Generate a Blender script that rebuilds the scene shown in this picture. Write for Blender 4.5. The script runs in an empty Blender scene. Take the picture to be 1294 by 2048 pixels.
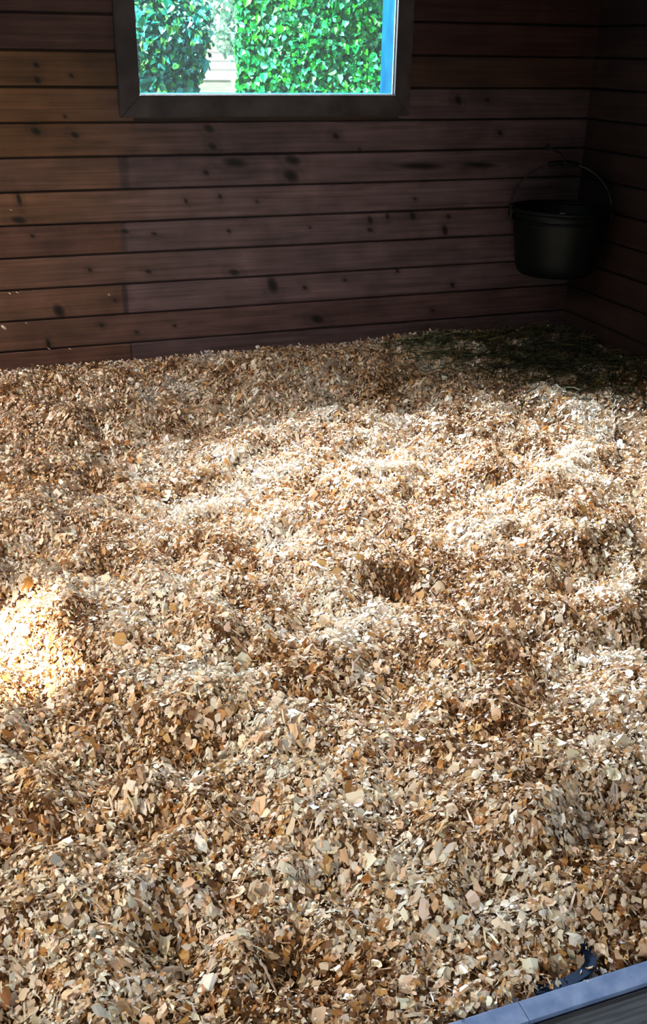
import bpy, bmesh, math, random
import numpy as np
from mathutils import Vector, Matrix

# ------------------------------------------------------------------ camera, world, lights, exposure
sc = bpy.context.scene
col = sc.collection
PI = math.pi
ZC = 1.40                                   # eye height above the floor
cam_d = bpy.data.cameras.new('camera')
cam = bpy.data.objects.new('camera', cam_d)
col.objects.link(cam)
right = Vector((0.94424336, -0.32895975, 0.01378252))
up = Vector((0.12858498, 0.40697874, 0.90434186))
fwd = Vector((0.30310127, 0.85214657, -0.42658626))
m = Matrix((right, up, -fwd)).transposed().to_4x4()
m.translation = Vector((0, 0, ZC))
cam.matrix_world = m
cam_d.sensor_fit = 'VERTICAL'
cam_d.sensor_height = 36.0
cam_d.lens = 34.53
cam_d.clip_start = 0.02
sc.camera = cam

sc.view_settings.view_transform = 'Standard'
sc.view_settings.look = 'None'
sc.view_settings.exposure = 0.0
sc.view_settings.gamma = 1.0
sc.view_settings.use_curve_mapping = False
sc.cycles.use_denoising = True
sc.cycles.max_bounces = 8
sc.cycles.diffuse_bounces = 4
sc.cycles.transparent_max_bounces = 12
sc.cycles.sample_clamp_indirect = 4.0

world = bpy.data.worlds.new('world')
sc.world = world
world.use_nodes = True
bg = world.node_tree.nodes['Background']
bg.inputs[0].default_value = (0.62, 0.90, 1.0, 1)
bg.inputs[1].default_value = 1.0


def aim(o, d):
    o.rotation_euler = Vector(d).to_track_quat('-Z', 'Y').to_euler()


def light(name, kind, loc, target, energy, color, size=1.0, size_y=None, spread=None):
    ld = bpy.data.lights.new(name, kind)
    o = bpy.data.objects.new(name, ld)
    col.objects.link(o)
    o.location = loc
    aim(o, Vector(target) - Vector(loc))
    ld.energy = energy
    ld.color = color
    if kind == 'AREA':
        ld.shape = 'RECTANGLE'
        ld.size = size
        ld.size_y = size_y or size
        if spread:
            ld.spread = math.radians(spread)
    return o


sun = light('sun', 'SUN', (-4, -2, 6), (-4 + .60, -2 + .35, 6 - .90), 34.0, (1.0, 0.90, 0.72))
sun.data.angle = math.radians(1.5)
# bright open sky over the yard, seen by the room through its windows and its door
light('sky_over_yard', 'AREA', (0.95, 6.30, 3.20), (1.25, 4.4, 1.70), 2450, (0.84, 0.89, 1.0), 1.15, 0.8)
light('sky_at_doorway', 'AREA', (-1.0, -5.2, 2.75), (0.6, 3.0, 0.3), 115, (1.0, 0.88, 0.80), 1.7, 0.9)
light('sky_left_window', 'AREA', (-2.2, 1.0, 3.0), (-1.2, 1.4, 1.9), 330, (1.0, 0.88, 0.68), 1.2, 1.0)

rng = np.random.default_rng(7)
random.seed(7)


light('added_rear_left_fill', 'AREA', (-2.5, 3.2, 3.0), (-1.3, 3.4, 1.7), 330, (1.0, 0.90, 0.78), 1.2, 1.0)  # fill lamp added outside an unseen rear opening, brightens the back left

# ------------------------------------------------------------------ helpers
def prop(o, label=None, cat=None, group=None, kind=None):
    if label: o['label'] = label
    if cat: o['category'] = cat
    if group: o['group'] = group
    if kind: o['kind'] = kind
    return o


def empty(name, loc=(0, 0, 0), rz=0.0):
    o = bpy.data.objects.new(name, None)
    col.objects.link(o)
    o.location = loc
    o.rotation_euler = (0, 0, rz)
    return o


def link_mesh(name, me, mat=None, parent=None):
    if mat:
        for mm in (mat if isinstance(mat, (list, tuple)) else [mat]):
            me.materials.append(mm)
    o = bpy.data.objects.new(name, me)
    col.objects.link(o)
    if parent: o.parent = parent
    return o


def from_bm(name, bm, mat=None, parent=None, smooth=False):
    me = bpy.data.meshes.new(name)
    bm.to_mesh(me)
    bm.free()
    if smooth:
        for p in me.polygons: p.use_smooth = True
    return link_mesh(name, me, mat, parent)


def from_np(name, V, F, mat=None, parent=None, color=None, smooth=False):
    """V (n,3) float, F (m,4) int quads, color (n,3) optional point colour"""
    me = bpy.data.meshes.new(name)
    n, mq = len(V), len(F)
    me.vertices.add(n)
    me.vertices.foreach_set('co', np.ascontiguousarray(V, np.float32).ravel())
    me.loops.add(mq * 4)
    me.loops.foreach_set('vertex_index', np.ascontiguousarray(F, np.int32).ravel())
    me.polygons.add(mq)
    me.polygons.foreach_set('loop_start', np.arange(0, mq * 4, 4, dtype=np.int32))
    me.polygons.foreach_set('use_smooth', np.full(mq, smooth, dtype=bool))
    me.update(calc_edges=True)
    if color is not None:
        a = me.color_attributes.new('tint', 'FLOAT_COLOR', 'POINT')
        c = np.ones((n, 4), np.float32)
        c[:, :3] = color
        a.data.foreach_set('color', c.ravel())
    return link_mesh(name, me, mat, parent)


def add_box(bm, x0, x1, y0, y1, z0, z1, bev=0.0):
    r = bmesh.ops.create_cube(bm, size=1.0)
    vs = r['verts']
    for v in vs:
        v.co = Vector(((x0 + x1) / 2 + v.co.x * (x1 - x0), (y0 + y1) / 2 + v.co.y * (y1 - y0), (z0 + z1) / 2 + v.co.z * (z1 - z0)))
    if bev > 0:
        es = list({e for v in vs for e in v.link_edges})
        bmesh.ops.bevel(bm, geom=es, offset=bev, segments=2, affect='EDGES', profile=0.7)


def add_tube(bm, pts, rad, seg=8, closed=False):
    pts = [Vector(p) for p in pts]
    n = len(pts)
    rings = []
    ref = Vector((0.13, 0.27, 0.95))
    for i, p in enumerate(pts):
        if closed:
            t = (pts[(i + 1) % n] - pts[(i - 1) % n]).normalized()
        else:
            t = (pts[min(i + 1, n - 1)] - pts[max(i - 1, 0)]).normalized()
        a = t.cross(ref)
        if a.length < 1e-3: a = t.cross(Vector((1, 0, 0)))
        a.normalize()
        bb = t.cross(a).normalized()
        rr = rad[i] if isinstance(rad, (list, tuple)) else rad
        rings.append([bm.verts.new(p + a * math.cos(2 * PI * k / seg) * rr + bb * math.sin(2 * PI * k / seg) * rr) for k in range(seg)])
    m_ = n if closed else n - 1
    for i in range(m_):
        A, B = rings[i], rings[(i + 1) % n]
        for k in range(seg):
            bm.faces.new((A[k], A[(k + 1) % seg], B[(k + 1) % seg], B[k]))
    if not closed:
        bm.faces.new(rings[0][::-1])
        bm.faces.new(rings[-1])


def add_lathe(bm, prof, cx, cy, seg=64, cap_bottom=None):
    """closed profile list of (r, z) revolved around (cx, cy)"""
    rings = []
    for r_, z in prof:
        rings.append([bm.verts.new((cx + r_ * math.cos(2 * PI * k / seg), cy + r_ * math.sin(2 * PI * k / seg), z)) for k in range(seg)])
    for i in range(len(prof) - 1):
        A, B = rings[i], rings[i + 1]
        for k in range(seg):
            bm.faces.new((A[k], A[(k + 1) % seg], B[(k + 1) % seg], B[k]))
    return rings


# smooth value noise on the plane
_lat = rng.random((256, 256))


def vnoise(x, y, s, seed=0):
    u = np.asarray(x) / s + 37.3 * seed + 100
    v = np.asarray(y) / s + 91.7 * seed + 100
    i = np.floor(u).astype(int); j = np.floor(v).astype(int)
    fu = u - i; fv = v - j
    fu = fu * fu * (3 - 2 * fu); fv = fv * fv * (3 - 2 * fv)
    g = lambda a, b_: _lat[a % 256, b_ % 256]
    return (g(i, j) * (1 - fu) + g(i + 1, j) * fu) * (1 - fv) + (g(i, j + 1) * (1 - fu) + g(i + 1, j + 1) * fu) * fv - 0.5


# ------------------------------------------------------------------ materials
def mat(name):
    mt = bpy.data.materials.new(name)
    mt.use_nodes = True
    nt = mt.node_tree
    return mt, nt, nt.nodes['Principled BSDF'], nt.nodes, nt.links


def rgb(c): return (c[0], c[1], c[2], 1)


def tint_wood(name, rough=0.6, grain_dir='X', gain=1.0, spec=0.3):
    """painted/stained wood with point-colour 'tint' times fine grain"""
    mt, nt, b, N, L = mat(name)
    at = N.new('ShaderNodeAttribute'); at.attribute_name = 'tint'
    tc = N.new('ShaderNodeTexCoord')
    mp = N.new('ShaderNodeMapping')
    mp.inputs['Scale'].default_value = {'X': (2.2, 3.0, 75.0), 'Y': (3.0, 2.2, 75.0)}[grain_dir]
    L.new(tc.outputs['Object'], mp.inputs['Vector'])
    n1 = N.new('ShaderNodeTexNoise'); n1.inputs['Scale'].default_value = 1.0
    n1.inputs['Detail'].default_value = 5; n1.inputs['Roughness'].default_value = 0.6
    n1.inputs['Distortion'].default_value = 0.4
    L.new(mp.outputs[0], n1.inputs['Vector'])
    n2 = N.new('ShaderNodeTexNoise'); n2.inputs['Scale'].default_value = 9.0; n2.inputs['Detail'].default_value = 3
    L.new(tc.outputs['Object'], n2.inputs['Vector'])
    r1 = N.new('ShaderNodeMapRange'); r1.inputs[1].default_value = .3; r1.inputs[2].default_value = .7
    r1.inputs[3].default_value = .62 * gain; r1.inputs[4].default_value = 1.3 * gain
    L.new(n1.outputs[0], r1.inputs[0])
    r2 = N.new('ShaderNodeMapRange'); r2.inputs[1].default_value = .3; r2.inputs[2].default_value = .7
    r2.inputs[3].default_value = .8; r2.inputs[4].default_value = 1.2
    L.new(n2.outputs[0], r2.inputs[0])
    mu = N.new('ShaderNodeMath'); mu.operation = 'MULTIPLY'
    L.new(r1.outputs[0], mu.inputs[0]); L.new(r2.outputs[0], mu.inputs[1])
    vm = N.new('ShaderNodeVectorMath'); vm.operation = 'SCALE'
    L.new(at.outputs['Color'], vm.inputs[0]); L.new(mu.outputs[0], vm.inputs['Scale'])
    L.new(vm.outputs[0], b.inputs['Base Color'])
    b.inputs['Roughness'].default_value = rough
    b.inputs['Specular IOR Level'].default_value = spec
    bp = N.new('ShaderNodeBump'); bp.inputs['Strength'].default_value = 0.35; bp.inputs['Distance'].default_value = 0.002
    L.new(n1.outputs[0], bp.inputs['Height']); L.new(bp.outputs[0], b.inputs['Normal'])
    return mt


def noise_mat(name, c0, c1, scale=8.0, rough=0.6, stretch=(1, 1, 1), bump=0.2, metallic=0.0, detail=4, spec=0.4, dist=0.002):
    mt, nt, b, N, L = mat(name)
    tc = N.new('ShaderNodeTexCoord'); mp = N.new('ShaderNodeMapping')
    mp.inputs['Scale'].default_value = stretch
    L.new(tc.outputs['Object'], mp.inputs['Vector'])
    n1 = N.new('ShaderNodeTexNoise'); n1.inputs['Scale'].default_value = scale; n1.inputs['Detail'].default_value = detail
    L.new(mp.outputs[0], n1.inputs['Vector'])
    cr = N.new('ShaderNodeValToRGB')
    cr.color_ramp.elements[0].position = .32; cr.color_ramp.elements[0].color = rgb(c0)
    cr.color_ramp.elements[1].position = .68; cr.color_ramp.elements[1].color = rgb(c1)
    L.new(n1.outputs[0], cr.inputs[0]); L.new(cr.outputs[0], b.inputs['Base Color'])
    b.inputs['Roughness'].default_value = rough
    b.inputs['Metallic'].default_value = metallic
    b.inputs['Specular IOR Level'].default_value = spec
    bp = N.new('ShaderNodeBump'); bp.inputs['Strength'].default_value = bump; bp.inputs['Distance'].default_value = dist
    L.new(n1.outputs[0], bp.inputs['Height']); L.new(bp.outputs[0], b.inputs['Normal'])
    return mt


def leafy(name, rough=0.45, trans=0.35, spec=0.4):
    """thin tinted sheet: leaf or wood shaving, lets some light through"""
    mt, nt, b, N, L = mat(name)
    at = N.new('ShaderNodeAttribute'); at.attribute_name = 'tint'
    L.new(at.outputs['Color'], b.inputs['Base Color'])
    b.inputs['Roughness'].default_value = rough
    b.inputs['Specular IOR Level'].default_value = spec
    tr = N.new('ShaderNodeBsdfTranslucent')
    pw = N.new('ShaderNodeGamma'); pw.inputs[1].default_value = 1.35
    L.new(at.outputs['Color'], pw.inputs[0]); L.new(pw.outputs[0], tr.inputs['Color'])
    mx = N.new('ShaderNodeMixShader'); mx.inputs[0].default_value = trans
    L.new(b.outputs[0], mx.inputs[1]); L.new(tr.outputs[0], mx.inputs[2])
    L.new(mx.outputs[0], N['Material Output'].inputs['Surface'])
    return mt


M = {}
M['boards'] = tint_wood('stained_boards', 0.55)
M['boards_side'] = tint_wood('stained_boards_side', 0.6, 'Y')
M['boards_plain'] = noise_mat('plain_boards', (.022, .012, .008), (.05, .026, .016), 3, .65, (1, 1, 14))
M['frame'] = noise_mat('weathered_frame', (.014, .011, .012), (.062, .050, .054), 7, .6, (1, 1, 1), .3)
M['reveal'] = noise_mat('skylit_blue_reveal', (.001, .040, .085), (.003, .065, .125), 22, .95, (1, 1, .5), .05, spec=.0)  # blue of the skylight on the reveal is put into its colour
M['bead'] = noise_mat('pale_bead', (.35, .55, .60), (.5, .68, .70), 12, .35)
M['ceiling'] = noise_mat('ceiling_boards', (.015, .010, .008), (.035, .022, .015), 4, .8, (12, 1, 1))
M['mat'] = noise_mat('floor_concrete', (.045, .050, .060), (.10, .10, .105), 14, .8)
M['shaving'] = leafy('wood_shaving', .36, .16, .55)
M['bed'] = noise_mat('packed_shavings', (.05, .022, .008), (.26, .14, .06), 90, .9, (1, 1, 1), .6, dist=.006)
M['leaf'] = leafy('leaf', .40, .35, .35)
M['hay'] = leafy('hay', .6, .2, .2)
M['sill'] = noise_mat('sill_strip_paint', (.16, .23, .44), (.28, .37, .60), 30, .42, (1, 1, 1), .12, 0.25)
M['beam'] = noise_mat('weathered_beam', (.012, .014, .020), (.07, .075, .09), 6, .7, (1.2, 22, 22), .5)
M['navy'] = noise_mat('navy_plastic', (.004, .014, .045), (.008, .024, .07), 40, .65, spec=.15)
M['tub'] = noise_mat('black_green_plastic', (.001, .003, .0025), (.002, .005, .004), 18, .5, (1, 1, 1), .08, spec=.2)
M['steel'] = noise_mat('dull_steel', (.04, .04, .04), (.10, .10, .10), 60, .45, metallic=.8)
M['bark'] = noise_mat('bark', (.05, .035, .025), (.13, .09, .06), 20, .9, (1, 1, .3))
M['ground'] = noise_mat('yard_gravel', (.22, .20, .20), (.42, .38, .39), 30, .9, dist=.01)
M['white'] = noise_mat('white_siding', (.42, .47, .50), (.52, .56, .58), 2, .7)
M['greywood'] = noise_mat('pale_grey_timber', (.14, .19, .17), (.24, .30, .27), 5, .8, (1, 1, 6))
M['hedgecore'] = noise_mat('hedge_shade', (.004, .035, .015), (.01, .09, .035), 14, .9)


# ------------------------------------------------------------------ setting: board walls
BW = 0.13                                   # board exposure
Z0 = 1.12046                                # height of one board joint
YB, XR, XL, YF = 4.2905, 2.8162, -1.30, 0.88
CEIL = 2.62
BASE = np.array((.105, .058, .050))

KNOTS = [(0.297, 1.09, 0.0172, 0.0129), (0.446, 1.074, 0.0157, 0.0112), (0.323, 1.328, 0.0112, 0.0088), (0.322, 1.275, 0.0113, 0.0124), (0.453, 1.29, 0.0096, 0.0072), (0.414, 1.143, 0.0077, 0.0055), (0.994, 1.093, 0.0213, 0.0156), (1.007, 1.022, 0.0172, 0.0138), (1.557, 1.057, 0.0162, 0.0122), (1.102, 0.957, 0.0483, 0.0182), (0.975, 0.919, 0.013, 0.0101), (1.359, 0.962, 0.0319, 0.0185), (1.352, 0.896, 0.032, 0.0229), (2.359, 1.061, 0.0155, 0.0108), (2.136, 1.201, 0.0173, 0.0186), (2.282, 1.199, 0.0126, 0.0083), (0.24, 0.688, 0.0099, 0.008), (0.618, 0.691, 0.0168, 0.0082), (0.74, 0.677, 0.0128, 0.0062), (0.884, 0.806, 0.0086, 0.0102), (1.033, 0.82, 0.0088, 0.0103), (1.197, 0.794, 0.0068, 0.0063), (1.068, 0.674, 0.0112, 0.0085), (0.706, 0.518, 0.0151, 0.0085), (1.086, 0.494, 0.0229, 0.0132), (0.315, 0.373, 0.0228, 0.0257), (0.488, 0.299, 0.0107, 0.0088), (0.257, 0.233, 0.0104, 0.0219), (0.809, 0.272, 0.009, 0.0068), (0.637, 0.257, 0.0088, 0.0067), (1.264, 0.428, 0.0236, 0.0317), (1.419, 0.407, 0.0121, 0.0092), (0.203, 0.835, 0.0097, 0.0232), (0.194, 0.753, 0.0273, 0.0138), (1.482, 0.256, 0.0297, 0.019), (1.73, 0.696, 0.0123, 0.0178), (1.815, 0.709, 0.0099, 0.0134), (1.941, 0.706, 0.0152, 0.018), (2.125, 0.697, 0.013, 0.0114), (2.111, 0.636, 0.0156, 0.023), (1.731, 0.652, 0.0148, 0.0089), (1.949, 0.782, 0.0101, 0.0066), (2.171, 0.375, 0.0134, 0.0121), (0.459, 0.538, 0.0104, 0.0084), (1.878, 0.458, 0.0103, 0.0094), (2.269, 0.923, 0.0781, 0.011), (1.965, 0.925, 0.1126, 0.0129), (1.615, 0.43, 0.0099, 0.0069), (0.554, 0.404, 0.0085, 0.0065), (1.671, 0.998, 0.0071, 0.0062), (1.441, 0.674, 0.0071, 0.0065), (2.072, 0.259, 0.0107, 0.0074)]
# end-stained butts of boards: x, z, half width
BUTTS = [(0.631, 0.927, 0.022, .45), (0.598, 0.413, 0.013, .65), (0.612, .667, .012, .35), (0.607, 0.20, 0.004, .8)]
ORANGE = np.array((.150, .070, .026))
BROWN = np.array((.120, .062, .042))
PURPLE = np.array((.108, .070, .076))
RED = np.array((.075, .032, .026))


def board_tint(k, a):
    """colour of board k at position a along the wall (k counts down from the joint under the window)"""
    left = {-5: RED, -4: RED, -3: RED, -2: ORANGE * .85, -1: ORANGE, 0: ORANGE * .9, 1: BROWN, 2: (BROWN + ORANGE) / 2, 3: (RED + BROWN) / 2, 4: BROWN * .95, 5: BROWN * .9, 6: BROWN * .85, 7: (RED + BROWN) / 2}  # board colours, the warm light at upper left mixed into the orange
    rgt = {-5: RED * .5, -4: RED * .5, -3: RED * .6, -2: BROWN * .38, -1: PURPLE * .6, 0: PURPLE * .75, 1: PURPLE * .9, 2: PURPLE * 1.1, 3: PURPLE * 1.02, 4: PURPLE, 5: PURPLE * 1.05, 6: (PURPLE + RED) / 2, 7: PURPLE * .8}  # board colours with cool light and the upper-right shade painted in
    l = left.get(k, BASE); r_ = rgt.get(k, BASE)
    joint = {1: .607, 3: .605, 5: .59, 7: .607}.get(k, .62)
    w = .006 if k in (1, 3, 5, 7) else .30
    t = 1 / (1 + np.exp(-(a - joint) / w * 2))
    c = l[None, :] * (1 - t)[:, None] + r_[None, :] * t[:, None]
    return c


def board_wall(name, a0, a1, place, mt, hole=None, da=0.006, knots=(), butts=(), seed=0, side=False, colr=True, thick=0.06):
    """wall of level boards: a runs along the wall; place(a, depth, z) -> world.  depth>0 goes into the wall"""
    Vs, Fs, Cs = [], [], []
    off = 0
    prof = [(0.0005, .014), (.0030, .0135), (.0045, .002), (.0075, 0)]
    ka = int(math.floor((Z0 - CEIL) / BW)); kb = int(math.ceil(Z0 / BW))
    for k in range(ka, kb):
        zt = Z0 - k * BW; zb = zt - BW
        if zb < 0: zb = 0.0
        if zt > CEIL: zt = CEIL
        if zt - zb < .02: continue
        zz = [(zt - a, d) for a, d in prof] 
        nin = max(1, int((zt - zb) / (.007 if da < .01 else .06)))
        zz += [(zt - .0075 - (zt - zb - .015) * i / nin, 0) for i in range(1, nin)]
        zz += [(zb + a, d) for a, d in prof[::-1]]
        segs = [(a0, a1)]
        for hh in ([] if not hole else hole if isinstance(hole, list) else [hole]):
            if zt <= hh[2] + .001 or zb >= hh[3] - .001: continue
            s_last = segs.pop(); segs += [(s_last[0], hh[0]), (hh[1], s_last[1])]
        for (s0, s1) in segs:
            na = max(2, int((s1 - s0) / da))
            A = np.linspace(s0, s1, na + 1)
            z_ = np.array([q[0] for q in zz]); d_ = np.array([q[1] for q in zz])
            AA, ZZ = np.meshgrid(A, z_); DD = np.repeat(d_[:, None], na + 1, 1)
            # slight cupping and warp of each board
            warp = .0012 * np.sin(AA * 1.7 + k * 2.1) + .0012 * vnoise(AA, ZZ * 0 + k, .6, seed + 1)
            P = place(AA.ravel(), (DD + warp).ravel(), ZZ.ravel())
            if colr:
                c = board_tint(k, AA.ravel()) if not side else np.repeat((BASE * .30 * (1 + .2 * math.sin(k * 5.3)))[None], AA.size, 0)  # side boards tinted darker, shade of these walls put into the colour
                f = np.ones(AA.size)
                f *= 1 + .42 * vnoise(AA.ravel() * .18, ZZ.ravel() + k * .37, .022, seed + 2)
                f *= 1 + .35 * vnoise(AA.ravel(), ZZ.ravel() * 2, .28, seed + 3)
                for (kx, kz, rx, rz_) in knots:
                    if abs(kz - (zt + zb) / 2) > BW / 2 + .01: continue
                    dx = (AA.ravel() - kx) / (rx * 1.05); dz = (ZZ.ravel() - kz) / (rz_ * 1.05)
                    dz = dz + dx * .35
                    r2 = dx * dx + dz * dz
                    f *= 1 - .96 * np.exp(-r2 * r2 * 0.7)
                    f *= 1 - .18 * np.exp(-((np.sqrt(r2) - 2.0) ** 2) * 3)
                for (kx, kz, hw, dk) in butts:
                    if abs(kz - (zt + zb) / 2) > BW / 2: continue
                    f *= 1 - dk * np.exp(-(((AA.ravel() - kx) / hw) ** 4))
                f = np.where(DD.ravel() > .008, f * .35, f)
                Cs.append(c * f[:, None])
            nr, nc = AA.shape
            idx = np.arange(nr * nc).reshape(nr, nc) + off
            Fs.append(np.stack([idx[:-1, :-1], idx[1:, :-1], idx[1:, 1:], idx[:-1, 1:]], -1).reshape(-1, 4))
            Vs.append(P); off += nr * nc
    V = np.concatenate(Vs); F = np.concatenate(Fs)
    C = np.concatenate(Cs) if colr else None
    o = from_np(name, V, F, mt, None, C)
    o['kind'] = 'structure'
    return o


WX0, WX1, WZ0, WZ1 = .7125, 1.8185, 1.2225, 2.02          # back window opening
# back wall: fine boards, hole for the window is closed up by short pieces above and below
hole = (WX0, WX1, WZ0, WZ1)


def back_place(a, d, z): return np.stack([a, YB + d, z], -1)


# cut boards so that the opening is exact: the window trim covers the ragged ends
hz0 = Z0 + BW * 0.0; hz1 = Z0 + BW * 7.0
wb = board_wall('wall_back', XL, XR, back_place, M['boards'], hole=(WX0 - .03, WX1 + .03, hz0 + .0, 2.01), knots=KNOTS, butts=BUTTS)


def solid(name, boxes, mt, kind='structure', parent=None, bev=0):
    bm = bmesh.new()
    for b_ in boxes: add_box(bm, *b_, bev=bev)
    o = from_bm(name, bm, mt, parent)
    if kind: o['kind'] = kind
    return o


# masonry/stud core behind the boards, with the window opening left free
solid('wall_back_core', [(XL - .2, WX0 - .02, YB + .016, YB + .15, 0, CEIL), (WX1 + .02, XR + .2, YB + .016, YB + .15, 0, CEIL),
                    (WX0 - .02, WX1 + .02, YB + .016, YB + .15, 0, WZ0 - .02), (WX0 - .02, WX1 + .02, YB + .016, YB + .15, WZ1 + .02, CEIL)],
      M['boards_plain']).name = 'wall_back_outer'

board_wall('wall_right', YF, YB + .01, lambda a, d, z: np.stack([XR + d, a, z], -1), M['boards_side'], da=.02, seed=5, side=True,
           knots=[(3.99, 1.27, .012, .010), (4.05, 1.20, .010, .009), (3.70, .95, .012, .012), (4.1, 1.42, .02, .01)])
solid('wall_right_outer', [(XR + .016, XR + .15, YF - .15, YB + .15, 0, CEIL)], M['boards_plain'])
# left wall with a narrow sunny window
LW = (1.02, 1.55, 1.40, 2.42)
LR = (2.70, 3.90, 1.28, 2.10)  # unseen rear opening, added to let light onto the back left
board_wall('wall_left', YF, YB + .01, lambda a, d, z: np.stack([XL - d, a, z], -1), M['boards_side'], da=.05, seed=9, side=True,
           hole=[(LW[0], LW[1], Z0 + 2 * BW, Z0 + 10 * BW), (LR[0], LR[1], Z0 + 1 * BW, Z0 + 8 * BW)])
solid('wall_left_outer', [(XL - .15, XL - .016, -1.6, LW[0], 0, CEIL), (XL - .15, XL - .016, LW[1], LR[0], 0, CEIL), (XL - .15, XL - .016, LR[1], YB + .15, 0, CEIL), (XL - .15, XL - .016, LR[0], LR[1], 0, LR[2]), (XL - .15, XL - .016, LR[0], LR[1], LR[3], CEIL),
                     (XL - .15, XL - .016, LW[0], LW[1], 0, LW[2]), (XL - .15, XL - .016, LW[0], LW[1], LW[3], CEIL)], M['boards_plain'])  # forward run past the doorway is added to block the sun
# front wall around the doorway the photo is taken through
DX0, DX1, DZ = -0.30, 1.02, 2.15
solid('wall_front', [(XL - .15, DX0, YF - .15, YF, 0, CEIL), (DX1, XR + .15, YF - .15, YF, 0, CEIL), (DX0, DX1, YF - .15, YF, DZ, CEIL)], M['boards_plain'])
solid('ceiling', [(XL - .2, XR + .2, -3.4, YB + .25, CEIL, CEIL + .08)], M['ceiling'])  # carried out past the doorway as an added overhang that cuts sky light
solid('floor', [(XL - .2, XR + .2, -9.0, YB + .15, -.12, 0.0)], M['mat'])

# threshold: pale strip let into a dark timber sill across the doorway
bm = bmesh.new(); add_box(bm, DX0, .6425, .8465, .8815, .0, .0805, bev=.0012); add_box(bm, .6435, DX1, .8465, .8815, .0, .0805, bev=.0012)
prop(from_bm('trim_1', bm, M['sill']), kind='structure')
bm = bmesh.new(); add_box(bm, DX0, DX1, .66, .8435, .0, .074, bev=.004)
prop(from_bm('trim_2', bm, M['beam']), kind='structure')

# ------------------------------------------------------------------ window in the back wall
win = empty('window_1', ((WX0 + WX1) / 2, YB, WZ0)); win['kind'] = 'structure'
wloc = Vector(win.location)


def wchild(name, boxes, mt, bev=0.0, label=None):
    bm = bmesh.new()
    for b_ in boxes: add_box(bm, b_[0] - wloc.x, b_[1] - wloc.x, b_[2] - wloc.y, b_[3] - wloc.y, b_[4] - wloc.z, b_[5] - wloc.z, bev)
    o = from_bm(name, bm, mt, win)
    if label: o['label'] = label
    return o


# mitred interior casing (outer .628-1.890, inner opening)
OX0, OX1, OZ0, OZ1 = .6285, 1.8905, 1.1380, 2.105
bm = bmesh.new()


def prism(bm, poly, y0, y1, bev=.003):
    lo = [bm.verts.new((p[0] - wloc.x, y0 - wloc.y, p[1] - wloc.z)) for p in poly]
    hi = [bm.verts.new((p[0] - wloc.x, y1 - wloc.y, p[1] - wloc.z)) for p in poly]
    n = len(poly); fs = [bm.faces.new(lo), bm.faces.new(hi[::-1])]
    for i in range(n): fs.append(bm.faces.new((lo[i], hi[i], hi[(i + 1) % n], lo[(i + 1) % n])))
    es = list({e for f in fs for e in f.edges})
    bmesh.ops.bevel(bm, geom=es, offset=bev, segments=2, affect='EDGES')


g = .0006
IX0, IX1, IZ0, IZ1 = WX0, WX1, WZ0, WZ1
y0, y1 = YB - .024, YB + .0005
prism(bm, [(OX0 + g, OZ0), (OX1 - g, OZ0), (IX1, IZ0), (IX0, IZ0)], y0, y1)
prism(bm, [(OX0, OZ0 + g), (IX0, IZ0 + g), (IX0, IZ1 - g), (OX0, OZ1 - g)], y0, y1)
prism(bm, [(OX1, OZ0 + g), (OX1, OZ1 - g), (IX1, IZ1 - g), (IX1, IZ0 + g)], y0, y1)
prism(bm, [(OX0 + g, OZ1), (IX0, IZ1), (IX1, IZ1), (OX1 - g, OZ1)], y0, y1)
bmesh.ops.recalc_face_normals(bm, faces=bm.faces)
from_bm('window_casing', bm, M['frame'], win)
# reveal boards lining the opening towards the yard
wchild('window_reveal', [(IX0 - .018, IX0, YB + .012, YB + .152, IZ0 - .018, IZ1 + .018), (IX1, IX1 + .018, YB + .012, YB + .152, IZ0 - .018, IZ1 + .018),
                         (IX0, IX1, YB + .012, YB + .152, IZ1, IZ1 + .018)], M['reveal'], label='window reveal with the blue skylight put into its colour')
wchild('window_sill', [(IX0, IX1, YB + .012, YB + .175, IZ0 - .018, IZ0 + .0005)], M['reveal'])
# bead around the pane
wchild('glazing_bead', [(IX0, IX0 + .0025, YB + .001, YB + .007, IZ0, IZ1), (IX1 - .004, IX1 - .0005, YB + .001, YB + .007, IZ0, IZ1),
                        (IX0, IX1, YB + .001, YB + .007, IZ0, IZ0 + .0035), (IX0, IX1, YB + .001, YB + .007, IZ1 - .004, IZ1)], M['bead'], label='thin pale glazing bead')
mt, nt, b, N, L = mat('pane_glass')
b.inputs['Base Color'].default_value = (.9, 1, 1, 1); b.inputs['Roughness'].default_value = .03
tr = N.new('ShaderNodeBsdfTransparent'); tr.inputs[0].default_value = (.93, .98, .97, 1)
mx = N.new('ShaderNodeMixShader'); mx.inputs[0].default_value = .05
L.new(tr.outputs[0], mx.inputs[1]); L.new(b.outputs[0], mx.inputs[2]); L.new(mx.outputs[0], N['Material Output'].inputs['Surface'])
M['glass'] = mt
wchild('window_pane', [(IX0 + .001, IX1 - .001, YB + .0085, YB + .0115, IZ0 + .001, IZ1 - .001)], M['glass'])


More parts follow.
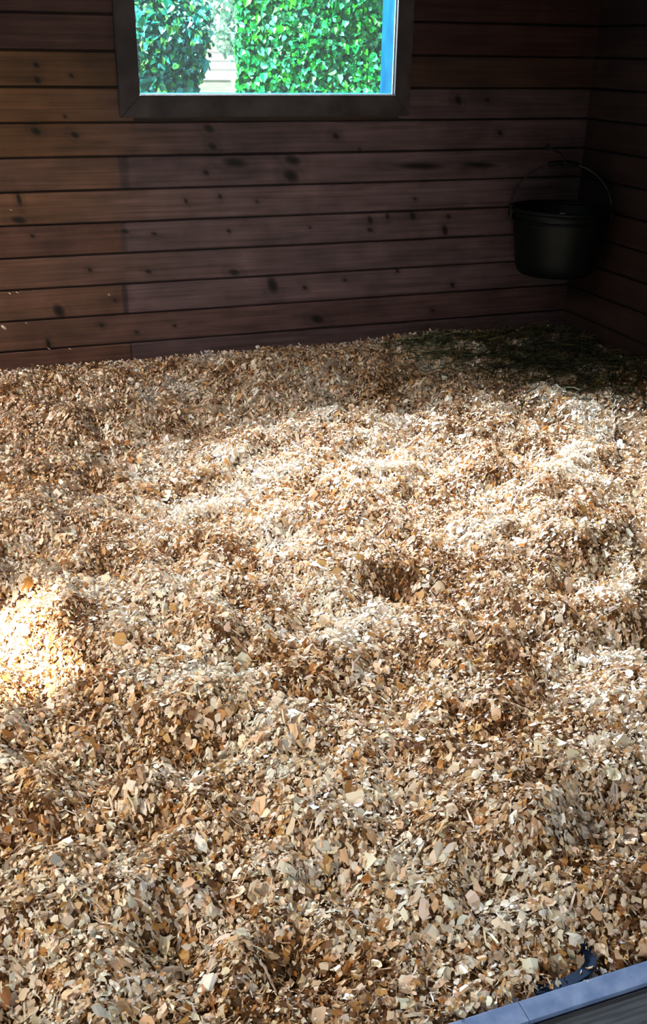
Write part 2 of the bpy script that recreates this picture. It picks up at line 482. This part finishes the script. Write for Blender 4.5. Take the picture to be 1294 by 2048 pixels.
# ------------------------------------------------------------------ bedding of wood shavings
HOLLOWS = [(0.339, 1.593, 0.9), (0.155, 1.653, 0.8), (1.413, 1.95, 0.7), (0.959, 2.081, 0.8), (0.177, 1.432, 0.7), (1.15, 1.292, 0.4), (1.511, 2.583, 0.5), (0.47, 3.609, 0.9), (0.335, 3.175, 0.8), (0.316, 3.907, 0.5), (0.217, 2.421, 0.6), (0.335, 2.108, 0.6), (0.494, 1.221, 0.6), (0.155, 1.171, 0.7), (-0.076, 1.102, 0.9), (0.436, 1.215, 0.4), (0.726, 1.082, 0.7), (0.753, 1.227, 0.5), (0.278, 2.463, 0.5), (0.42, 1.618, 0.5), (1.049, 1.878, 0.4), (0.35, 1.064, 0.4), (0.77, 2.185, 0.3), (1.402, 1.666, 0.5)]


def bed_h(x, y):
    h = .112 + .010 * np.clip((y - 1.2) / 3.0, 0, 1)
    h = h + .065 * vnoise(x, y, .42, 1) + .058 * vnoise(x, y, .19, 2) + .050 * vnoise(x, y, .085, 3) + .024 * vnoise(x, y, .04, 4)
    for (hx, hy, d) in HOLLOWS:
        r2 = ((x - hx) / .065) ** 2 + ((y - hy - .0) / .060) ** 2
        h = h - .055 * d * np.exp(-r2)
        r3 = ((x - hx) / .09) ** 2 + ((y - hy - .10) / .07) ** 2
        h = h + .020 * d * np.exp(-r3)
    # dug-out hollow at the right of the doorway, with a steep face
    r2 = ((x - 1.04) / .13) ** 2 + ((y - 1.10) / .10) ** 2
    h = h - .060 * np.exp(-r2 ** 1.5)
    h = h + .045 * np.exp(-(((x - 1.18) / .26) ** 4)) / (1 + np.exp(-(y - 1.235) / .018)) * np.exp(-((y - 1.24).clip(0) / .22) ** 2)
    h = h + .030 * np.exp(-(((x - .35) / .14) ** 2)) / (1 + np.exp(-(y - 1.66) / .02)) * np.exp(-((y - 1.66).clip(0) / .16) ** 2)
    h = h + .030 * np.exp(-(((x - .62) / .16) ** 2)) / (1 + np.exp(-(y - 1.46) / .02)) * np.exp(-((y - 1.46).clip(0) / .16) ** 2)
    h = h + .030 * np.exp(-(((x - .80) / .10) ** 2 + ((y - 1.20) / .09) ** 2))
    h = h + .030 * np.exp(-(((x - 1.08) / .20) ** 2 + ((y - 1.36) / .08) ** 2))
    # heaped against the back wall near the hay
    h = h + .035 * np.exp(-(((x - 2.05) / .20) ** 2 + ((y - 4.22) / .16) ** 2))
    e = np.clip((4.29 - y) / .25, 0, 1)
    h = h * e + (.135 + .012 * vnoise(x, y, .06, 6)) * (1 - e) + (.025 * np.exp(-((x - 2.05) / .2) ** 2)) * (1 - e)
    # levels off to the pale strip of the threshold
    f = np.clip((y - .88) / .20, 0, 1); f = f * f * (3 - 2 * f)
    h = h * f + (.074 + .010 * vnoise(x, y, .05, 7)) * (1 - f)
    # shallow scrape where the navy strip shows
    r2 = ((x - .755) / .050) ** 2 + ((y - .925) / .022) ** 2
    h = h - .030 * np.exp(-r2 ** 2)
    return h


gx = np.arange(XL + .002, XR, .012); gy = np.arange(YF + .003, YB - .001, .012)
GX, GY = np.meshgrid(gx, gy)
GZ = bed_h(GX, GY) - .020
idx = np.arange(GX.size).reshape(GX.shape)
Fb = np.stack([idx[:-1, :-1], idx[:-1, 1:], idx[1:, 1:], idx[1:, :-1]], -1).reshape(-1, 4)
bedding = from_np('shavings_bedding', np.stack([GX.ravel(), GY.ravel(), GZ.ravel()], -1), Fb, M['bed'], smooth=True)
prop(bedding, 'deep bed of pale curled wood shavings covering the whole stall floor', 'bedding', kind='stuff')


def flakes(n, xy, length, width, curl, tilt, zoff, colors, hfun=bed_h, NU=4, seed=1):
    """n curled flakes -> V, F, C"""
    r = np.random.default_rng(seed)
    x, y = xy
    u = np.linspace(-1, 1, NU)[None, :, None] * np.ones((n, 1, 2))
    v = np.array([-1.0, 1.0])[None, None, :] * np.ones((n, NU, 1))
    wj = 1 + .28 * r.standard_normal((n, NU, 2)).clip(-1.6, 1.6)
    endt = np.ones((n, NU, 2)); pt = (.35 + .6 * r.random((n, 1, 2)))
    endt[:, 0:1, :] = pt; endt[:, -1:, :] = .35 + .6 * r.random((n, 1, 2))
    Ln = length[:, None, None]; Wn = width[:, None, None]
    phi = curl[:, None, None]
    R_ = Ln / np.maximum(phi, .05)
    lx = R_ * np.sin(u * phi / 2) + .10 * Ln * r.standard_normal((n, NU, 2)) * .5
    lz = R_ * (np.cos(u * phi / 2) - 1) + R_ * (1 - np.cos(phi / 2)) * .5
    flip = np.where(r.random(n) < .35, -1.0, 1.0)[:, None, None]
    lz = lz * flip
    ly = v * Wn * .5 * wj * endt
    # skew
    ly = ly + lx * (r.standard_normal((n, 1, 1)) * .25)
    P = np.stack([lx, ly, lz], -1).reshape(n, NU * 2, 3)
    # random roll about flake axis, tilt and heading
    a = tilt * r.standard_normal(n); b_ = tilt * r.standard_normal(n); c = r.random(n) * 2 * PI
    ca, sa, cb, sb, cc, s_c = np.cos(a), np.sin(a), np.cos(b_), np.sin(b_), np.cos(c), np.sin(c)
    X, Y, Z = P[..., 0], P[..., 1], P[..., 2]
    Y, Z = Y * ca[:, None] - Z * sa[:, None], Y * sa[:, None] + Z * ca[:, None]
    X, Z = X * cb[:, None] + Z * sb[:, None], -X * sb[:, None] + Z * cb[:, None]
    X, Y = X * cc[:, None] - Y * s_c[:, None], X * s_c[:, None] + Y * cc[:, None]
    if hfun is not None:
        h = hfun(x, y); e = .01
        hx = (hfun(x + e, y) - h) / e; hy = (hfun(x, y + e) - h) / e
        hx = hx.clip(-.7, .7); hy = hy.clip(-.7, .7)
        Z = Z + hx[:, None] * X + hy[:, None] * Y + h[:, None]
    Z = Z + zoff[:, None]
    V = np.stack([X + x[:, None], Y + y[:, None], Z], -1).reshape(-1, 3)
    base = (np.arange(n) * NU * 2)[:, None, None]
    q = np.array([[2 * i, 2 * i + 1, 2 * i + 3, 2 * i + 2] for i in range(NU - 1)])[None]
    F = (base + q).reshape(-1, 4)
    C = np.repeat(colors, NU * 2, axis=0)
    return V, F, C


def chip_colors(x, y, r):
    n = len(x)
    pal = np.array([(.87, .76, .64), (.81, .66, .51), (.70, .48, .30), (.54, .31, .12), (.46, .20, .055), (.16, .07, .025), (.88, .83, .76)])
    warm = 1.1 * vnoise(x, y, .16, 11) + .9 * vnoise(x, y, .05, 12)          # patches of browner chips, painting in the shade of small hollows
    u = r.random(n) - warm * .55
    k = np.select([u < .06, u < .14, u < .27, u < .47, u < .70, u < .90], [5, 4, 3, 2, 1, 0], 6)
    c = pal[k] * (1 + .10 * r.standard_normal((n, 1))).clip(.6, 1.12)
    c = c * (1 + .03 * r.standard_normal((n, 3)))
    return c.clip(.01, .92)


def scatter(n, r):
    """denser in the part of the stall in view and near the door"""
    out = []
    tot = 0
    while tot < n:
        y = YF + .012 + (YB - YF - .02) * r.random(n); x = XL + .01 + (XR - XL - .02) * r.random(n)
        inview = (x > -.25 - .05) & (x < .95 + .62 * (y - .9))
        keep = inview | (r.random(n) < .22)
        out.append(np.stack([x[keep], y[keep]])); tot += keep.sum()
    xy = np.concatenate(out, 1)[:, :n]
    return xy[0], xy[1]


def fit_in(V):
    # keep every flake inside the walls; only across the doorway may they lie over the threshold strip
    V[:, 0] = V[:, 0].clip(XL + .004, XR - .004)
    door = (V[:, 0] > DX0 + .005) & (V[:, 0] < DX1 - .005)
    V[:, 1] = V[:, 1].clip(np.where(door, YF - .014, YF + .003), YB - .003)
    V[:, 2] = np.maximum(V[:, 2], np.where(V[:, 1] < YF + .003, .0815, .002))


NCH = 350000
r1 = np.random.default_rng(21)
cx_, cy_ = scatter(NCH, r1)
ln = np.exp(r1.normal(math.log(.0084), .47, NCH)).clip(.004, .034)
wd = ln * np.exp(r1.normal(math.log(.62), .35, NCH)).clip(.12, 1.1)
cur = np.abs(r1.normal(1.1, 1.1, NCH)).clip(.1, 4.5)
layer = r1.random(NCH)
zo = -.024 + .034 * layer
V, F, C = flakes(NCH, (cx_, cy_), ln, wd, cur, .62, zo, chip_colors(cx_, cy_, r1), NU=4, seed=22)
# keep flakes inside the walls
fit_in(V)
chips = from_np('loose_shavings', V, F, M['shaving'], bedding, C)
NL = 1700
lx_, ly_ = scatter(NL, r1)
ln = np.exp(r1.normal(math.log(.016), .25, NL)).clip(.011, .028)
V, F, C = flakes(NL, (lx_, ly_), ln, ln * r1.uniform(.35, .8, NL), r1.uniform(1.2, 4.2, NL), .45, .010 * r1.random(NL), chip_colors(lx_, ly_, r1), NU=7, seed=29)
fit_in(V)
from_np('curled_shavings', V, F, M['shaving'], bedding, C, smooth=False)
# thin slivers and dust between the flakes
NS = 60000
sx, sy = scatter(NS, r1)
ln = np.exp(r1.normal(math.log(.010), .5, NS)).clip(.003, .035); wd = ln * .14
V, F, C = flakes(NS, (sx, sy), ln, wd, np.abs(r1.normal(.6, .6, NS)).clip(.1, 3), .5, -.004 + .012 * r1.random(NS), chip_colors(sx, sy, r1), NU=3, seed=23)
fit_in(V)
from_np('shaving_slivers', V, F, M['shaving'], bedding, C)


# ------------------------------------------------------------------ hay in the back corner
def strands(n, cx, cy, sx_, sy_, top, ln0, cols, seed):
    r = np.random.default_rng(seed)
    NU = 5
    x = (cx + sx_ * r.standard_normal(n)).clip(XL + .1, XR - .10); y = (cy + sy_ * r.standard_normal(n)).clip(1, YB - .10)
    L_ = ln0 * np.exp(r.normal(0, .35, n)); L_ = L_.clip(.02, .16)
    w = .0012 + .0016 * r.random(n)
    c = r.random(n) * 2 * PI; el = .30 * r.standard_normal(n)
    bend = .9 * r.standard_normal(n)
    u = np.linspace(-.5, .5, NU)[None]
    ang = c[:, None] + bend[:, None] * u
    X = x[:, None] + np.cos(ang) * u * L_[:, None]; Y = y[:, None] + np.sin(ang) * u * L_[:, None]
    Zb = bed_h(x, y) + .006 + top * r.random(n) * np.exp(-((x - cx) / (1.4 * sx_)) ** 2 - ((y - cy) / (1.4 * sy_)) ** 2)
    Z = Zb[:, None] + np.abs(np.sin(el))[:, None] * (u + .5) * L_[:, None] * .7 - .012 * (u * 2) ** 2 * r.random((n, 1))
    nx = -np.sin(ang) * w[:, None]; ny = np.cos(ang) * w[:, None]
    A = np.stack([X + nx, Y + ny, Z + w[:, None]], -1); B = np.stack([X - nx, Y - ny, Z - w[:, None] * .3], -1)
    V = np.stack([A, B], 2).reshape(-1, 3)
    V[:, 0] = V[:, 0].clip(XL + .002, XR - .002); V[:, 1] = V[:, 1].clip(YF, YB - .002)
    base = (np.arange(n) * NU * 2)[:, None, None]
    q = np.array([[2 * i, 2 * i + 1, 2 * i + 3, 2 * i + 2] for i in range(NU - 1)])[None]
    F = (base + q).reshape(-1, 4)
    C = np.array(cols)[r.integers(0, len(cols), n)] * (1 + .2 * r.standard_normal((n, 1))).clip(.4, 1.5)
    return V, F, np.repeat(C, NU * 2, 0)


V, F, C = strands(420, 1.98, 4.08, .13, .13, .035, .07, [(.07, .09, .045), (.11, .13, .06), (.26, .24, .15), (.05, .06, .035)], 31)
prop(from_np('hay_wisp', V, F, M['hay'], None, C), 'small tuft of greenish hay on the shavings against the back wall', 'hay', kind='stuff')
V, F, C = strands(2600, 2.50, 3.86, .20, .28, .030, .08, [(.05, .06, .025), (.09, .085, .03), (.13, .10, .05), (.03, .035, .02)], 32)
prop(from_np('hay_pile', V, F, M['hay'], None, C), 'dark scattered hay on the floor below the hanging tub in the corner', 'hay', kind='stuff')

# ------------------------------------------------------------------ tub hung in the corner
TX, TY, TR = 2.572, 4.046, .232
TZ1, TZ0 = .752, .462
tub = empty('feed_tub', (TX, TY, TZ0))
prop(tub, 'large black-green round tub hanging in the dark back corner', 'tub')


def tchild(name, bm, mt, parent=tub, smooth=True, label=None):
    for v in bm.verts: v.co -= Vector((TX, TY, TZ0))
    bmesh.ops.recalc_face_normals(bm, faces=bm.faces)
    o = from_bm(name, bm, mt, parent, smooth)
    if label: o['label'] = label
    return o


H = TZ1 - TZ0
bm = bmesh.new()
rb = .172
prof = [(0.001, TZ0 + .004), (rb - .03, TZ0 + .004), (rb - .008, TZ0), (rb, TZ0 + .008), (rb + .012, TZ0 + .035)]
for i in range(1, 9):
    t = i / 8; prof.append((rb + .012 + (TR - .016 - rb - .012) * t, TZ0 + .035 + (H - .06) * t))
prof += [(TR - .016, TZ1 - .012), (TR - .022, TZ1 - .004)]
prof += [(TR - .022, TZ1 - .012)]
for i in range(0, 9):
    t = 1 - i / 8; prof.append((rb + .008 + (TR - .022 - rb - .008) * t, TZ0 + .04 + (H - .065) * t))
prof += [(rb - .01, TZ0 + .014), (.001, TZ0 + .012)]
add_lathe(bm, prof, TX, TY, 72)
tchild('tub_body', bm, M['tub'])
bm = bmesh.new()
add_tube(bm, [(TX + (TR - .011) * math.cos(2 * PI * k / 72), TY + (TR - .011) * math.sin(2 * PI * k / 72), TZ1) for k in range(72)], .011, 10, True)
tchild('rim', bm, M['tub'])
bm = bmesh.new()   # strengthening band under the rim
add_tube(bm, [(TX + (TR - .013) * math.cos(2 * PI * k / 72), TY + (TR - .013) * math.sin(2 * PI * k / 72), TZ1 - .045) for k in range(72)], .005, 8, True)
tchild('band', bm, M['tub'])
ax = Vector((.9444, -.329, 0)).normalized()
ctr = Vector((TX, TY, TZ1))
ears = []
for s in (-1, 1):
    e = ctr + ax * s * (TR + .004) + Vector((0, 0, -.012))
    bm = bmesh.new()
    add_box(bm, -.022, .022, -.006, .006, -.03, .03, bev=.004)
    rot = Matrix.Rotation(math.atan2(ax.y, ax.x) + PI / 2, 4, 'Z')
    bmesh.ops.transform(bm, matrix=Matrix.Translation(e - ax * s * .006) @ rot, verts=bm.verts)
    tchild('ear', bm, M['tub'], smooth=False)
    ears.append(e)
# wire handle standing up and leaning into the corner
back = Vector((.30, .72, 0)).normalized()
pts = []
RH = TR + .003
for i in range(33):
    a = PI * i / 32
    p = ctr - ax * math.cos(a) * RH + Vector((0, 0, -.012)) + (Vector((0, 0, 1)) * .93 + back * .30) * math.sin(a) * .22
    pts.append(p)
bm = bmesh.new()
add_tube(bm, pts, .0042, 8)
hd = tchild('handle', bm, M['steel'], label='thin steel wire handle')
bm = bmesh.new()
add_tube(bm, pts[13:20], .011, 10)
tchild('grip', bm, M['tub'], hd)
top = pts[16]
# snap hook and eye holding the handle to the corner
hk = empty('wall_hook', (top.x, top.y, top.z))
prop(hk, 'steel screw hook in the dark corner boards above the tub', 'hook')
bm = bmesh.new()
ex = Vector((top.x + .02, YB + .004, top.z + .05))
hp = [ex, Vector((top.x + .01, top.y + .10, top.z + .045)), Vector((top.x, top.y + .03, top.z + .035)), Vector((top.x, top.y + .005, top.z + .018)),
      Vector((top.x, top.y - .016, top.z + .002)), Vector((top.x, top.y - .004, top.z - .018)), Vector((top.x, top.y + .016, top.z - .012))]
add_tube(bm, [p - Vector(hk.location) for p in hp], .004, 8)
from_bm('hook_wire', bm, M['steel'], hk, True)
bm = bmesh.new()
add_tube(bm, [ex - Vector(hk.location) + Vector((0, -.0, 0)), ex - Vector(hk.location) + Vector((0, -.006, 0))], .016, 14)
from_bm('hook_plate', bm, M['steel'], hk)


# ------------------------------------------------------------------ single shavings stuck on the wall boards
def flake_obj(name, loc, L_, W_, rot, label, group=None, colr=(.85, .75, .6), curl=1.2):
    bm = bmesh.new()
    n = 6
    rows = []
    for i in range(n + 1):
        u = i / n * 2 - 1
        a = u * curl / 2; R_ = L_ / curl
        w = W_ * .5 * (1 - .45 * abs(u) ** 3) * (1 + .12 * math.sin(i * 2.3))
        x = R_ * math.sin(a); z = R_ * (math.cos(a) - 1)
        rows.append([(x, -w, z), (x, w * .9, z)])
    th = .0006
    top = [[bm.verts.new((p[0], p[1], p[2] + th)) for p in r_] for r_ in rows]
    bot = [[bm.verts.new(p) for p in r_] for r_ in rows]
    for i in range(n):
        bm.faces.new((top[i][0], top[i + 1][0], top[i + 1][1], top[i][1]))
        bm.faces.new((bot[i][1], bot[i + 1][1], bot[i + 1][0], bot[i][0]))
        bm.faces.new((top[i][0], bot[i][0], bot[i + 1][0], top[i + 1][0]))
        bm.faces.new((top[i][1], top[i + 1][1], bot[i + 1][1], bot[i][1]))
    bm.faces.new((top[0][0], top[0][1], bot[0][1], bot[0][0])); bm.faces.new((top[n][1], top[n][0], bot[n][0], bot[n][1]))
    me = bpy.data.meshes.new(name); bm.to_mesh(me); bm.free()
    a_ = me.color_attributes.new('tint', 'FLOAT_COLOR', 'POINT')
    for d in a_.data: d.color = (*colr, 1)
    o = link_mesh(name, me, M['shaving'])
    o.location = loc; o.rotation_euler = rot
    return prop(o, label, 'shaving', group)


WG = 'shavings stuck on the back wall boards'
for (x, z, L_, W_) in [(.155, .461, .016, .003), (.257, .213, .018, .003), (.345, .204, .016, .003), (.167, .794, .016, .002), (.124, .459, .012, .003), (.176, .33, .012, .003)]:
    flake_obj('wood_shaving', (x, YB - .002, z), L_, W_, (PI / 2, random.uniform(.5, .8), 0), 'tiny sliver of pale shaving stuck on the dark back wall boards at left', WG)
flake_obj('wood_shaving', (.084, YB - .004, .318), .028, .011, (PI / 2, .75, 0), 'pale curled shaving caught on the wall boards low at the far left')
flake_obj('wood_shaving', (.530, YB - .003, .430), .010, .008, (PI / 2, .3, 0), 'small pale chip stuck beside the dark butt joint in the back wall', colr=(.6, .45, .3))
rimp = Vector((2.455, 3.846, TZ1 + .0115))  # the flake placed here stands in for a shiny spot on the rim
flake_obj('wood_shaving', rimp, .024, .012, (.2, .0, -.5), 'pale flake standing in for the shiny spot on the front tub rim', curl=.8)
flake_obj('wood_shaving', (1.185, 4.262, .155), .026, .018, (.7, .1, .3), 'white upturned shaving on the bedding edge at the middle of the back wall', colr=(.88, .84, .78))
flake_obj('wood_shaving', (.782, .952, .099), .038, .020, (.30, .12, 2.0), 'large pale curled shaving arching over the navy strip', colr=(.88, .80, .70), curl=1.9)

# navy plastic band half buried by the threshold
bm = bmesh.new()
path = [(.806, .950), (.803, .932), (.797, .917), (.786, .905), (.770, .897), (.750, .893), (.728, .8925), (.705, .895), (.684, .900)]
pp = []
for i in range(len(path)):
    x, y = path[i]; pp.append(Vector((x, y, .078 - .010 * abs(i - 3.5) / 4)))
rows = []
for i, p in enumerate(pp):
    t = (pp[min(i + 1, len(pp) - 1)] - pp[max(i - 1, 0)]).normalized(); nrm = Vector((-t.y, t.x, 0))
    rows.append([bm.verts.new(p + nrm * .009 + Vector((0, 0, .004))), bm.verts.new(p - nrm * .009 + Vector((0, 0, .001))),
                 bm.verts.new(p - nrm * .009 - Vector((0, 0, .005))), bm.verts.new(p + nrm * .009 - Vector((0, 0, .002)))])
for i in range(len(rows) - 1):
    for k in range(4):
        bm.faces.new((rows[i][k], rows[i][(k + 1) % 4], rows[i + 1][(k + 1) % 4], rows[i + 1][k]))
bm.faces.new(rows[0]); bm.faces.new(rows[-1][::-1])
bmesh.ops.recalc_face_normals(bm, faces=bm.faces)
prop(from_bm('plastic_strip', bm, M['navy']), 'curved navy plastic strip half buried in shavings beside the pale threshold', 'strip')


# ------------------------------------------------------------------ the yard outside the window
gyv = np.array([YB + .16, 6, 8, 12, 16, 22, 40.0]); gzv = np.array([-.05, .05, .20, .50, .745, .72, .70])
gxv = np.linspace(-12, 24, 19)
V = np.array([(x, y, z) for y, z in zip(gyv, gzv) for x in gxv]); idx = np.arange(len(V)).reshape(len(gyv), len(gxv))
F = np.stack([idx[:-1, :-1], idx[:-1, 1:], idx[1:, 1:], idx[1:, :-1]], -1).reshape(-1, 4)
prop(from_np('ground', V, F, M['ground']), kind='structure')


def leaf_cloud(P, Nrm, size, cols, seed, droop=.35, jitter=.55):
    """ivy-like leaves: folded rhomb with shoulders, 6 verts / 2+2 quads.  P (n,3) centres, Nrm outward"""
    r = np.random.default_rng(seed)
    n = len(P)
    Nn = Nrm + jitter * r.standard_normal((n, 3)); Nn /= np.linalg.norm(Nn, axis=1)[:, None]
    dn = np.array([0, 0, -1.0])[None] + .6 * r.standard_normal((n, 3))
    T = dn - (dn * Nn).sum(1)[:, None] * Nn; T /= np.linalg.norm(T, axis=1)[:, None]
    B = np.cross(Nn, T)
    s = size * np.exp(r.normal(0, .28, n))
    fold = .12 + .2 * r.random(n)
    out = []
    # base, left shoulder, left side, tip, right side, right shoulder + midrib point
    pts = [(-.45, 0, 0), (-.30, -.42, 1), (.10, -.40, 1), (.62, 0, 0), (.10, .40, 1), (-.30, .42, 1), (.05, 0, 0)]
    for a, b_, f in pts:
        out.append(P + s[:, None] * (a * T + b_ * B + (fold * f)[:, None] * Nn))
    V = np.stack(out, 1).reshape(-1, 3)
    base = (np.arange(n) * 7)[:, None, None]
    q = np.array([[0, 6, 2, 1], [6, 3, 2, 2], [0, 5, 4, 6], [6, 4, 3, 3]])
    # quads only: merge the tips
    q = np.array([[0, 6, 2, 1], [0, 5, 4, 6], [6, 4, 3, 2]])[None]
    F = (base + q).reshape(-1, 4)
    k = r.integers(0, len(cols), n)
    C = (np.array(cols)[k] ** 1.4) * .60 * (1 + .25 * r.standard_normal((n, 1))).clip(.35, 1.7)
    return V, F, np.repeat(C.clip(0, .95), 7, 0)


r2 = np.random.default_rng(44)
# ivy hedge: front face, left end
HX0, HX1, HY0, HY1, HZ1 = 1.985, 5.2, 7.55, 8.1, 3.0
hedge = empty('ivy_hedge', ((HX0 + HX1) / 2, (HY0 + HY1) / 2, .15))
prop(hedge, 'tall bright green ivy hedge filling the right of the window', 'hedge')
hl = Vector(hedge.location)
n = 38000
hx = HX0 + (HX1 - HX0) * r2.random(n); hz = .2 + (HZ1 - .2) * r2.random(n)
bulge = .10 * vnoise(hx, hz, .35, 3) + .06 * vnoise(hx, hz, .12, 4)
hy = HY0 + bulge - .05 * r2.random(n) ** 2 * 2
P1 = np.stack([hx, hy, hz], -1); N1 = np.tile([0, -1.0, .45], (n, 1))
n2 = 5000
ey = HY0 + (HY1 - HY0) * r2.random(n2); ez = .2 + (HZ1 - .2) * r2.random(n2)
P2 = np.stack([HX0 + .36 * (ey - HY0) - .01 + .05 * vnoise(ey, ez, .15, 8) + .03 * r2.random(n2), ey, ez], -1); N2 = np.tile([-1.0, -.2, .4], (n2, 1))
Pn = np.concatenate([P1, P2]); Nn = np.concatenate([N1, N2])
cols = [(.005, .42, .13), (.01, .56, .20), (.005, .34, .12), (.06, .75, .12), (.16, .90, .50), (.0, .20, .08), (.28, .92, .66), (.10, .68, .06)]
V, F, C = leaf_cloud(Pn, Nn, .037, cols, 45)
from_np('foliage', V - np.array(hl), F, M['leaf'], hedge, C)
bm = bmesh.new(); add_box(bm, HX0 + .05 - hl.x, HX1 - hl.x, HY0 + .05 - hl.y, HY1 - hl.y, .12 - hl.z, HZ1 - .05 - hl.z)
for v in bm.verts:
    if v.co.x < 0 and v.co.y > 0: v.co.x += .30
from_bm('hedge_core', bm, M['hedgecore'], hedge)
bm = bmesh.new()
for i in range(14):
    x = HX0 + .1 + i * .22; pts = [Vector((x + .05 * math.sin(j * 1.3 + i), HY0 + .02, .15 + j * .28)) - hl for j in range(10)]
    add_tube(bm, pts, .008, 5)
from_bm('stems', bm, M['bark'], hedge)


def shrub(name, label, c, rad, n, size, cols, seed, group=None, core=True):
    gz = float(np.interp(c[1], gyv, gzv))
    o = empty(name, (c[0], c[1], gz)); prop(o, label, 'shrub', group)
    r = np.random.default_rng(seed)
    d = r.standard_normal((n, 3)); d /= np.linalg.norm(d, axis=1)[:, None]
    rr = (1 - .45 * r.random(n) ** 1.6) * (1 + .35 * vnoise(d[:, 0] * 2 + d[:, 2], d[:, 1] * 2 - d[:, 2], .45, seed % 7))
    P = d * rr[:, None] * np.array(rad) + np.array(c) - np.array(o.location)
    V, F, C = leaf_cloud(P, d + np.array([0, 0, .5]), size, cols, seed + 1, jitter=.7)
    from_np('foliage', V, F, M['leaf'], o, C)
    bm = bmesh.new()
    base = Vector((0, 0, 0)); cc = Vector(c) - Vector(o.location)
    for i in range(7):
        e = cc + Vector((rad[0] * .7 * math.cos(i * .9), rad[1] * .7 * math.sin(i * .9), rad[2] * (.1 + .5 * ((i * 37) % 10) / 10)))
        mid = base.lerp(e, .5) + Vector((.03 * math.sin(i), .03 * math.cos(i), 0))
        add_tube(bm, [base + Vector((.02 * math.cos(i), .02 * math.sin(i), -.03)), mid, e], [.014, .009, .003], 6)
    from_bm('branches', bm, M['bark'], o, True)
    return o


dk = [(.015, .26, .22), (.03, .40, .34), (.10, .52, .50), (.01, .17, .15), (.22, .68, .70), (.05, .46, .20), (.20, .62, .20)]
lt = [(.10, .50, .14), (.20, .66, .22), (.06, .36, .12), (.36, .78, .40), (.45, .80, .62)]
shrub('garden_shrub', 'dark blue-green shrub just outside the window at left', (1.17, 6.35, 1.42), (.31, .30, .42), 6500, .032, dk, 60)
shrub('garden_shrub', 'lighter yellow-green shrub low behind the dark shrub at the left window edge', (1.02, 7.05, 1.02), (.42, .34, .36), 4500, .034, lt, 70)
shrub('garden_shrub', 'bright mint-green shrub rising above the dark shrub at left', (1.32, 8.3, 1.95), (.44, .4, .50), 5000, .036, lt, 80)
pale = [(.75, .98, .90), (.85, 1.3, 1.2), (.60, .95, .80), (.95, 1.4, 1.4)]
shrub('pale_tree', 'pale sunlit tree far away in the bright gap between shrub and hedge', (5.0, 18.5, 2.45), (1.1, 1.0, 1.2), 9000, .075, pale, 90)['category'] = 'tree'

# white clapboard house beyond the gap
house = empty('white_house', (6.6, 27, .70))
prop(house, 'white clapboard house far behind the garden gap', 'house')
bm = bmesh.new()
for i in range(14):
    z = i * .20
    vs = [bm.verts.new(v) for v in ((-3.5, -.03, z), (3.5, -.03, z), (3.5, 0.0, z + .20), (-3.5, 0.0, z + .20))]
    bm.faces.new(vs)
    vs = [bm.verts.new(v) for v in ((-3.5, 0, z), (3.5, 0, z), (3.5, -.03, z), (-3.5, -.03, z))]
    bm.faces.new(vs)
add_box(bm, -3.5, 3.5, .005, 4, -.1, 2.8)
from_bm('siding', bm, M['white'], house)
bm = bmesh.new()
vs = [bm.verts.new(v) for v in ((-3.8, -.4, 2.7), (3.8, -.4, 2.7), (3.8, 2, 3.9), (-3.8, 2, 3.9), (3.8, 4.4, 2.7), (-3.8, 4.4, 2.7))]
bm.faces.new((vs[0], vs[1], vs[2], vs[3])); bm.faces.new((vs[3], vs[2], vs[4], vs[5])); bm.faces.new((vs[0], vs[3], vs[5])); bm.faces.new((vs[1], vs[4], vs[2])); bm.faces.new((vs[0], vs[5], vs[4], vs[1]))
from_bm('roof', bm, M['greywood'], house)
bm = bmesh.new(); add_box(bm, -.75, .15, -.06, .0, .85, 1.75)
from_bm('window', bm, M['greywood'], house)

# raised timber bed with a corner post in the gap
rb_ = empty('raised_bed', (3.95, 16.2, .74))
prop(rb_, 'pale grey timber raised bed with corner post in the gap beside the hedge', 'garden bed')
bm = bmesh.new()
add_box(bm, -1.2, .18, -.02, .02, -.05, .20, bev=.005)
from_bm('side_board', bm, M['greywood'], rb_)
bm = bmesh.new(); add_box(bm, -1.22, .16, -.035, .06, .202, .222, bev=.004)
from_bm('cap_board', bm, M['white'], rb_)
bm = bmesh.new(); add_box(bm, .181, .28, -.05, .05, -.05, .25, bev=.006)
from_bm('corner_post', bm, M['white'], rb_)
